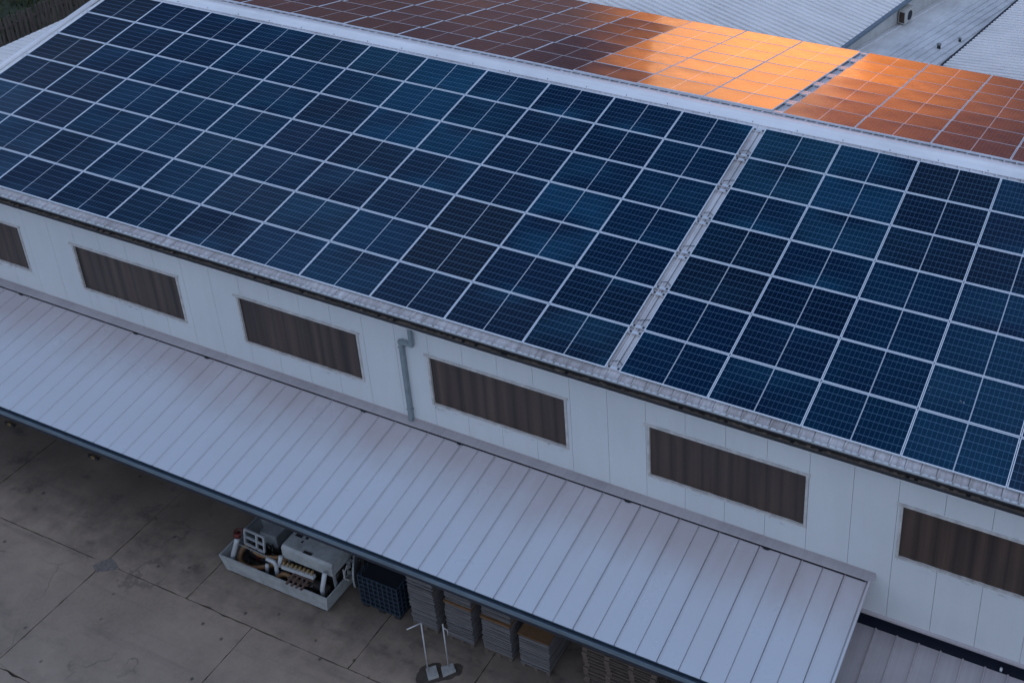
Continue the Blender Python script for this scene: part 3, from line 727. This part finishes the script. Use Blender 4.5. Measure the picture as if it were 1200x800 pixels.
v_ = MB(); v_.tube([(-9.14, -3.3, G0 + 1.18), (-9.12, -3.28, G0 + 1.29)], [.10, .075], 12); v_.tube([(-9.11 + .11 * math.cos(i * .628), -3.27 + .11 * math.sin(i * .628), G0 + 1.32) for i in range(10)], .018, 6, closed=True); v_.build('valve', M['red'], mach)
v_ = MB(); v_.tube([(-8.88, -2.95, G0 + .1), (-8.88, -2.95, G0 + .42)], .11, 14); v_.build('red_pump', M['red'], mach)
def curve(pts, n=8):
    out = []; P = [Vector(p) for p in pts]; P = [P[0]] + P + [P[-1]]
    for i in range(1, len(P) - 2):
        for j in range(n):
            t_ = j / n; a, b_, c_, d_ = P[i - 1], P[i], P[i + 1], P[i + 2]
            out.append(.5 * ((2 * b_) + (c_ - a) * t_ + (2 * a - 5 * b_ + 4 * c_ - d_) * t_ ** 2 + (3 * b_ - a - 3 * c_ + d_) * t_ ** 3))
    return out + [P[-2]]
pipe(curve([(-9.2, -3.0, G0 + .55), (-9.32, -3.12, G0 + .42), (-9.25, -3.30, G0 + .26), (-8.95, -3.36, G0 + .22), (-8.55, -3.3, G0 + .32), (-8.15, -3.15, G0 + .50), (-7.9, -2.95, G0 + .62)]), .065, 'hose', 'hose')
pipe(curve([(-9.05, -3.05, G0 + .5), (-8.75, -3.1, G0 + .5), (-8.45, -3.1, G0 + .55), (-8.05, -3.0, G0 + .62), (-7.8, -2.8, G0 + .6)]), .05, 'hose', 'hose')
pipe(curve([(-7.92, -3.38, G0 + .34), (-7.72, -3.34, G0 + .50), (-7.5, -3.32, G0 + .47), (-7.3, -3.3, G0 + .38), (-7.1, -3.25, G0 + .4)]), .06, 'hose', 'hose')
pipe([(-8.34, -3.32, G0 + .2), (-8.30, -3.3, G0 + .55)], .05)
c = MB(); c.bar((-7.75, -3.32, G0 + .76), (-6.72, -3.32, G0 + .84), .10, .10)
man = c.build('manifold_bar', M['pipe_white'], mach)
c = MB()
for i in range(8):
    t_ = .06 + i * .125; p_ = Vector((-7.75, -3.32, G0 + .76)).lerp(Vector((-6.72, -3.32, G0 + .84)), t_); c.bar(p_ + Vector((0, .0, .05)), p_ + Vector((0, .04, .15)), .055, .055)
c.build('valve_stub', M['yellow'], man)
# white tube frame
c = MB(); a, b_, c_, d_ = [Vector(q) for q in ((-9.25, -2.95, G0 + 1.05), (-8.62, -2.95, G0 + 1.02), (-8.62, -3.02, G0 + .55), (-9.25, -3.02, G0 + .62))]
for q, s_ in ((a, b_), (b_, c_), (c_, d_), (d_, a), (a.lerp(d_, .5), b_.lerp(c_, .5)), (a.lerp(b_, .62), d_.lerp(c_, .62))): c.bar(q, s_, .045, .045)
c.build('tube_frame', M['pipe_white'], mach)
c = MB(); c.bar((-9.6, -2.06, G0 + .60), (-9.45, -3.15, G0 + .72), .05, .05); c.bar((-9.2, -3.3, G0 + .9), (-8.0, -3.2, G0 + .68), .025, .025); c.build('guard_rail', M['steel_grey'], mach)
# rusty rack hung on the tray's front
c = MB()
for i in range(4): x = -7.40 + i * .15; c.bar((x, -3.63, G0 + .585), (x + .06, -3.36, G0 + .72), .055, .04)
c.bar((-7.46, -3.47, G0 + .63), (-6.84, -3.47, G0 + .64), .06, .05); c.bar((-7.3, -3.36, G0 + .74), (-6.72, -3.36, G0 + .74), .07, .05); c.build('rack', M['rust'], mach)
c = MB()
for i in range(26):
    x = rng.uniform(-7.3, -6.4); y = rng.uniform(-3.5, -3.1); z = G0 + rng.uniform(.35, .75); q = Vector((rng.uniform(-.16, .16), rng.uniform(-.1, .1), rng.uniform(-.1, .1)))
    c.bar((x, y, z), Vector((x, y, z)) + q, rng.uniform(.02, .05))
c.bar((-7.35, -3.3, G0 + .5), (-6.35, -3.3, G0 + .55), .12, .2); c.build('linkage', M['machine'], mach)
c = MB()
for i in range(34):
    a = rng.uniform(0, 6.28); rr = rng.uniform(.1, .36); c.bar((-6.14 + rng.uniform(-.05, .05), -2.62 + rr * math.cos(a), G0 + .72 + rr * math.sin(a)), (-6.12 + rng.uniform(-.06, .06), -2.62 + rr * math.cos(a + .6), G0 + .72 + rr * math.sin(a + .6)), .03)
c.build('wiring', M['concrete_block'], mach)
c = MB(); n = 28
nd = Vector((math.cos(.5), math.sin(.5), 0)); td = Vector((-nd.y, nd.x, 0)); cd = Vector((-6.0, -2.62, G0 + .74))
c.extrude([cd + td * (.44 * math.cos(2 * math.pi * i / n)) + Vector((0, 0, .46 * math.sin(2 * math.pi * i / n))) for i in range(n)], nd * .04); c.build('reel_disc', M['steel_grey'], mach)
c = MB()
for i in range(40):
    x = rng.uniform(-9.2, -6.5); y = rng.uniform(-3.35, -2.3); z = G0 + rng.uniform(.15, .62)
    c.tube(curve([(x, y, z), (x + rng.uniform(-.2, .2), y + rng.uniform(-.15, .15), z + rng.uniform(.0, .2)), (x + rng.uniform(-.4, .4), y + rng.uniform(-.2, .2), z + rng.uniform(-.1, .12))], 4), rng.uniform(.012, .03), 7)
c.bar((-9.2, -2.9, G0 + .2), (-6.5, -2.9, G0 + .2), .3, .12); c.build('black_hoses', M['black'], mach)
# thin blue cage of crates
cg = thing('mesh_crate', 'dark blue mesh crate beside the pump machine under the canopy', 'crate', (-5.0, -2.5, G0))
m_ = MB(); fx0, fx1, fy0, fy1 = -5.62, -4.45, -2.98, -2.0; z0, z1 = G0 + .14, G0 + 1.08
for i in range(9):
    x = fx0 + (fx1 - fx0) * i / 8; m_.bar((x, fy0, z0), (x, fy0, z1), .028); m_.bar((x, fy1, z0), (x, fy1, z1), .028)
for i in range(7):
    z = z0 + (z1 - z0) * i / 6
    m_.bar((fx0, fy0 + .004, z), (fx1, fy0 + .004, z), .026); m_.bar((fx0, fy1 + .004, z), (fx1, fy1 + .004, z), .026); m_.bar((fx0, fy0, z + .002), (fx0, fy1, z + .002), .026); m_.bar((fx1, fy0, z + .002), (fx1, fy1, z + .002), .026)
for i in range(1, 7):
    y = fy0 + (fy1 - fy0) * i / 7; m_.bar((fx0, y, z0), (fx0, y, z1), .026); m_.bar((fx1, y, z0), (fx1, y, z1), .026)
m_.build('mesh_sides', M['cage'], cg)
m_ = MB(); m_.box(fx0, fx1, fy0, fy1, G0 + .10, G0 + .14)
for x in (fx0 + .1, -5.03, fx1 - .1): m_.box(x - .08, x + .08, fy0, fy1, G0, G0 + .098)
m_.build('pallet_base', M['black'], cg)
m_ = MB(); m_.box(fx0 + .04, fx1 - .04, fy0 + .04, fy1 - .04, G0 + .16, G0 + .98); m_.build('shade_fill', M['void'], cg)  # black block added for the shade inside the crate
# stacks of grey board on pallets
def flats(b, x0, x1, y0, y1, z0, z1, seed):
    r_ = random.Random(seed); z = z0
    lean = r_.uniform(-.02, .02)
    while z < z1 - .01:
        h_ = min(r_.uniform(.022, .05), z1 - z); j = [r_.uniform(-.018, .018) for _ in range(4)]; q = (z - z0) * lean
        b.box(x0 + j[0] + q, x1 + j[1] + q, y0 + j[2], y1 + j[3], z, z + h_ - .003); z += h_
stacks = [(-4.10, -3.36, 1.86, None, 'tall all grey stack of flat boards nearest the blue mesh crate'),
          (-3.07, -2.33, 1.72, 1.28, 'grey board stack with brown sheet, second from the blue mesh crate'),
          (-2.06, -1.27, 1.60, 1.20, 'grey board stack with brown sheet, third from the blue mesh crate'),
          (-1.05, -.24, 1.10, 1.10, 'low grey board stack topped with brown card at the row end')]
for i, (x0, x1, ht, card, lab) in enumerate(stacks):
    st = thing('board_stack', lab, 'stack', ((x0 + x1) / 2, -2.4, G0), 'board stacks under the canopy edge')
    y0, y1 = -2.94 + i * .03, -1.78
    p_ = MB()
    for y in (y0 + .04, (y0 + y1) / 2, y1 - .04):
        for x in (x0 + .06, (x0 + x1) / 2, x1 - .06): p_.box(x - .05, x + .05, y - .04, y + .04, G0, G0 + .09)
    p_.box(x0, x1, y0, y1, G0 + .092, G0 + .115); p_.build('pallet', M['wood'], st)
    b = MB()
    if card is None or card >= ht: flats(b, x0, x1, y0, y1, G0 + .118, G0 + ht, i + 3)
    else: flats(b, x0, x1, y0, y1, G0 + .118, G0 + card, i + 3); flats(b, x0 + .02, x1 + .01, y0 + .02, y1, G0 + card + .075, G0 + ht, i + 13)
    b.build('boards', M['flats'], st)
    if card:
        b = MB(); b.box(x0 - .015, x1 + .02, y0 - .02, y1, G0 + card + .002, G0 + card + .07 if card < ht else G0 + card + .03); b.build('card_sheet', M['cardboard'], st)
# stack of wooden pallets
pp = thing('pallet_pile', 'pile of weathered wooden pallets at the right end under the canopy', 'pallet pile', (1.6, -2.2, G0))
for k_ in range(10):
    b = MB(); z = G0 + k_ * .134; x0, x1, y0, y1 = .62 + rng.uniform(-.03, .03), 2.5 + rng.uniform(-.04, .04), -2.72 + rng.uniform(-.03, .03), -1.6
    for y in (y0, (y0 + y1) / 2 - .05, y1 - .1): b.box(x0, x1, y, y + .1, z, z + .018)
    for x in (x0, x0 + .58, x0 + 1.2, x1 - .14):
        for y in (y0, (y0 + y1) / 2 - .05, y1 - .1): b.box(x, x + .13, y, y + .1, z + .019, z + .105)
    n = 8
    for j in range(n): y = y0 + (y1 - y0 - .1) * j / (n - 1); b.box(x0, x1, y, y + .1 - .02, z + .106, z + .126)
    b.build('pallet', M['wood'], pp)
# two white posts on concrete feet
s1 = thing('barrier_post', 'white post with a bent arm on a pale block, left of two', 'post', (-2.88, -3.96, G0), 'white posts standing on the yard')
b = MB(); b.extrude([(-2.82, -4.15, G0 + .008), (-2.64, -3.97, G0 + .008), (-2.87, -3.76, G0 + .008), (-3.04, -3.93, G0 + .008)], (0, 0, .09)); b.build('foot_block', M['concrete_block'], s1, bevel=.01)
b = MB(); b.tube([(-2.93, -3.99, G0 + .09), (-2.93, -3.99, G0 + 1.76)], .017, 10); b.tube([(-2.93, -3.975, G0 + 1.76), (-3.13, -4.27, G0 + 1.76)], .016, 10); b.build('pole', M['post'], s1)
s2 = thing('barrier_post', 'straight white post with a small bracket on a pale block, right of two', 'post', (-2.54, -3.72, G0), 'white posts standing on the yard')
b = MB(); b.extrude([(-2.555, -3.93, G0 + .006), (-2.36, -3.67, G0 + .006), (-2.53, -3.54, G0 + .006), (-2.73, -3.75, G0 + .006)], (0, 0, .09)); b.build('foot_block', M['concrete_block'], s2, bevel=.01)
b = MB(); b.tube([(-2.58, -3.66, G0 + .09), (-2.58, -3.66, G0 + 1.55)], .017, 10); b.tube([(-2.58, -3.66, G0 + 1.42), (-2.50, -3.62, G0 + 1.34), (-2.50, -3.62, G0 + 1.16)], .014, 8); b.build('pole', M['post'], s2)
# two yellow wheel stops under the canopy edge
for (x, lab) in ((-15.99, 'worn yellow wheel stop under the canopy edge, nearer the machine'), (-19.38, 'worn yellow wheel stop under the canopy edge, farther from the machine')):
    e = thing('wheel_stop', lab, 'wheel stop', (x, -1.90, G0), 'yellow wheel stops under the canopy')
    b = MB(); b.extrude([(x - .07, -1.96, G0), (x - .07, -1.94, G0 + .07), (x - .07, -1.90, G0 + .07), (x - .07, -1.87, G0)], (.14, 0, 0)); b.build('yellow_band', M['yellow'], e)
    b = MB()
    for q in (-.19, .072): b.extrude([(x + q, -1.96, G0), (x + q, -1.94, G0 + .07), (x + q, -1.90, G0 + .07), (x + q, -1.87, G0)], (.118, 0, 0))
    b.build('rubber_body', M['black'], e)

# ------------------------------------------------------------------ left annex and fence
an = thing('annex_roof', 'white ribbed annex roof along the left gable below the fence', 'roof', (-27, 6, -7.3))
sl_ = R(3.0); dX = Vector((math.cos(sl_), 0, math.sin(sl_))); nX = Vector((-math.sin(sl_), 0, math.cos(sl_)))
aO = Vector((-29.5, -3, -1.0)); an_len = (29.5 - 24.32) / dX.x
b = MB(); b.profile_sheet([q for i_ in range(81) for q in ((i_ * .27, 0), (i_ * .27 + .2, 0), (i_ * .27 + .205, -.05), (i_ * .27 + .245, -.05), (i_ * .27 + .25, 0))], aO, dX * an_len, nX, (0, 1, 0), .005)
b.f = [f[::-1] for f in b.f]
b.build('roof_sheet', M['white_roof'], an)
b = MB(); b.box(-29.4, -29.3, -2.9, 18.9, -7.3, -1.03); b.box(-29.3, -24.4, -2.9, -2.8, -7.3, -1.03); b.build('wall', M['wall'], an)
fe = thing('timber_fence', 'dark brown slatted timber fence behind the white annex roof', 'fence', (-33.9, 12, -4.4))
b = MB(); y = 2.0; fr_ = random.Random(3)
while y < 24:
    w_ = fr_.uniform(.10, .15); zt = -2.0 + fr_.uniform(-.06, .05); xo = fr_.uniform(-.02, .02); tl = fr_.uniform(-.02, .02)
    b.obox(Vector((-33.9 + xo, y + w_ / 2, (zt - 4.5) / 2)), ((1, 0, 0), (0, 1, tl), (0, -tl, 1)), (.018, w_ / 2, (zt + 4.5) / 2)); y += w_ + fr_.uniform(.06, .13)
b.build('slats', M['wood_dark'], fe)
b = MB(); b.box(-33.99, -33.94, 2, 24, -2.5, -2.4); b.box(-33.99, -33.94, 2, 24, -3.9, -3.8); b.build('cross_rail', M['wood_dark'], fe)

# ------------------------------------------------------------------ sheds behind
d1 = Vector((.1792, .9838, 0)).normalized(); d2 = Vector((d1.y, -d1.x, 0)); UPV = Vector((0, 0, 1)); P0 = Vector((-1.758, 25.109, -3.0)); KS = 1.0919
def zk(z_): return 18.388 + (z_ - 18.388) * KS
def at(s_, w_, z_): return Vector((P0.x, P0.y, 0)) + d1 * (s_ * KS) + d2 * (w_ * KS) + UPV * zk(z_)
def wallbox(b, s_, w_, top, ax, half, th):
    t_ = zk(top); c_ = at(s_, w_, 0); c_.z = (t_ - 7.5) / 2; b.obox(c_, (ax, UPV.cross(ax), UPV), (half, th, (t_ + 7.5) / 2))
import bmesh
def cut_front(o, y):
    bm = bmesh.new(); bm.from_mesh(o.data)
    off = o.matrix_world.translation if o.parent is None else Vector(o.parent.location)
    bmesh.ops.bisect_plane(bm, geom=bm.verts[:] + bm.edges[:] + bm.faces[:], plane_co=(0, y - off.y, 0), plane_no=(0, -1, 0), clear_outer=True)
    bm.to_mesh(o.data); bm.free()
# left shed: roof falling towards its eave gutter
sa = thing('storage_shed', 'white ribbed shed roof with dark gutter and wall unit, back left', 'shed', at(20, -10, -7.3))
fa_ = R(9.5); uA = (-d2 * math.cos(fa_) + UPV * math.sin(fa_)); nA = (d2 * math.sin(fa_) + UPV * math.cos(fa_))
eA = at(-2.2, .13, -.56)
def corr(u0, u1, p_, h_):
    out = [(u0, 0)]; u = u0
    while u + p_ <= u1:
        out += [(u + p_ * .46, 0), (u + p_ * .50, -h_), (u + p_ * .90, -h_), (u + p_ * .94, 0)]; u += p_
    out.append((u1, 0)); return out
b = MB(); b.profile_sheet(corr(0, 58, .32, .13), eA - d1 * 12, uA * 12, nA, d1, .006); o = b.build('roof_sheet', M['white_roof'], sa)
cut_front(o, 20.06)
b = MB(); q = eA + d2 * .07 - UPV * .05
b.obox(q + d1 * 22, (d1, d2, UPV), (22, .075, .06)); b.build('gutter', M['teal'], sa)
b = MB(); wallbox(b, 20, -.055, -.66, d1, 24, .05); b.build('wall', M['far_wall'], sa)
b = MB(); wallbox(b, -1.9, -13, -.8, d2, 13.5, .05); b.build('end_wall', M['far_wall'], sa)
# weathered skylight strip in its roof
b = MB(); b.obox(eA + uA * 6.1 + d1 * 3.4 + nA * .012, (uA, d1, nA), (2.2, .42, .006)); sk = b.build('skylight', M['skylight'], sa)
b = MB()
for i in range(4): b.obox(eA + uA * (4.05 + i * 1.36) + d1 * 3.4 + nA * .022, (uA, d1, nA), (.038, .44, .004))
b.build('glazing_bar', M['ridge'], sk)
b = MB(); b.obox(eA + uA * 3.75 + d1 * 3.2 + nA * .02, (uA, d1, nA), (.12, .22, .012)); b.build('patch_plate', M['dark'], sa)
# valley shed: lower sheet falling away between the two
sv = thing('link_roof', 'pale grey ribbed link roof sloping away between the two back sheds', 'roof', at(8, 1.8, -7.3))
fb = R(-5.0); vB = d1 * math.cos(fb) + UPV * math.sin(fb); nB = -d1 * math.sin(fb) + UPV * math.cos(fb)
prof = [(0, 0), (.11, 0), (.14, .03), (.22, .03), (.25, 0), (.98, 0), (1.0, .012), (1.04, .012), (1.06, 0)]
u = 1.47
while u < 3.85: prof += [(u - .030, 0), (u - .028, -.06), (u + .012, -.06), (u + .014, .02), (u + .03, .02), (u + .034, 0)]; u += .317
prof.append((4.1, 0))
b = MB(); b.profile_sheet(prof, P0 - vB * 1.6, vB * 30, nB, d2, .005); b.build('roof_sheet', M['valley'], sv)
b = MB(); wallbox(b, -1.4, 1.87, -1.25, d2, 2.0, .05); b.build('end_wall', M['far_wall'], sv)
for (x, y, lab, s_) in ((1.25, 27.0, 'small black roof vent standing nearer on the link roof', 1.0), (1.83, 28.28, 'smaller black roof vent standing farther on the link roof', .75)):
    zz_ = P0.z + ((Vector((x, y, 0)) - Vector((P0.x, P0.y, 0))).dot(d1)) * math.tan(fb)
    e = thing('roof_vent', lab, 'vent', (x, y, zz_), 'black vents on the link roof')
    b = MB(); b.tube([(x, y, zz_ - .02), (x, y, zz_ + .16 * s_)], .075 * s_, 12); b.build('pipe', M['black'], e)
    b = MB(); b.tube([(x, y, zz_ + .16 * s_), (x, y, zz_ + .20 * s_), (x, y, zz_ + .25 * s_)], [.10 * s_, .10 * s_, .02], 12); b.build('cowl', M['steel_grey'], e)
# right shed
sr = thing('storage_shed', 'white ribbed shed roof with toothed lower edge, back right corner', 'shed', at(15, 12, -7.3))
fc = R(8.0); uC = d2 * math.cos(fc) + UPV * math.sin(fc); nC = -d2 * math.sin(fc) + UPV * math.cos(fc)
eC = at(-1.0, 3.42, -1.03)
b = MB(); b.profile_sheet(corr(0, 44, .28, .12), eC, uC * 10, nC, d1, .006); b.f = [f[::-1] for f in b.f]; b.build('roof_sheet', M['white_roof'], sr)
b = MB(); wallbox(b, 19, 3.65, -1.14, d1, 22, .05); b.build('wall', M['dark'], sr)
b = MB(); b.obox(eC + d1 * 22 - d2 * .055 - UPV * .03, (d1, d2, UPV), (22, .05, .02)); b.build('gutter', M['dark'], sr)
b = MB(); wallbox(b, -.8, 14, -1.1, d2, 11, .05); b.build('end_wall', M['far_wall'], sr)
# wall-mounted cooling unit
ac = thing('air_conditioner', 'cream outdoor cooling unit on the pale wall of back left shed', 'air conditioner', at(3.9, .2, -1.2))
b = MB(); b.obox(at(3.95, .20, -1.16), (d1, d2, UPV), (.44, .165, .295)); b.build('casing', M['ac'], ac, bevel=.02)
b = MB(); n = 20; cc = at(3.95, .352, -1.16)
b.extrude([cc + d1 * (.22 * math.cos(2 * math.pi * i / n)) + UPV * (.22 * math.sin(2 * math.pi * i / n)) for i in range(n)], d2 * .012); b.build('fan_grille', M['dark'], ac)
b = MB(); b.obox(at(3.545, .20, -1.16), (d1, d2, UPV), (.004, .12, .24)); b.build('side_grille', M['rust'], ac)
b = MB(); b.obox(at(3.7, .12, -1.46), (d1, d2, UPV), (.02, .16, .02)); b.obox(at(4.2, .12, -1.46), (d1, d2, UPV), (.02, .16, .02)); b.build('bracket', M['steel_grey'], ac)
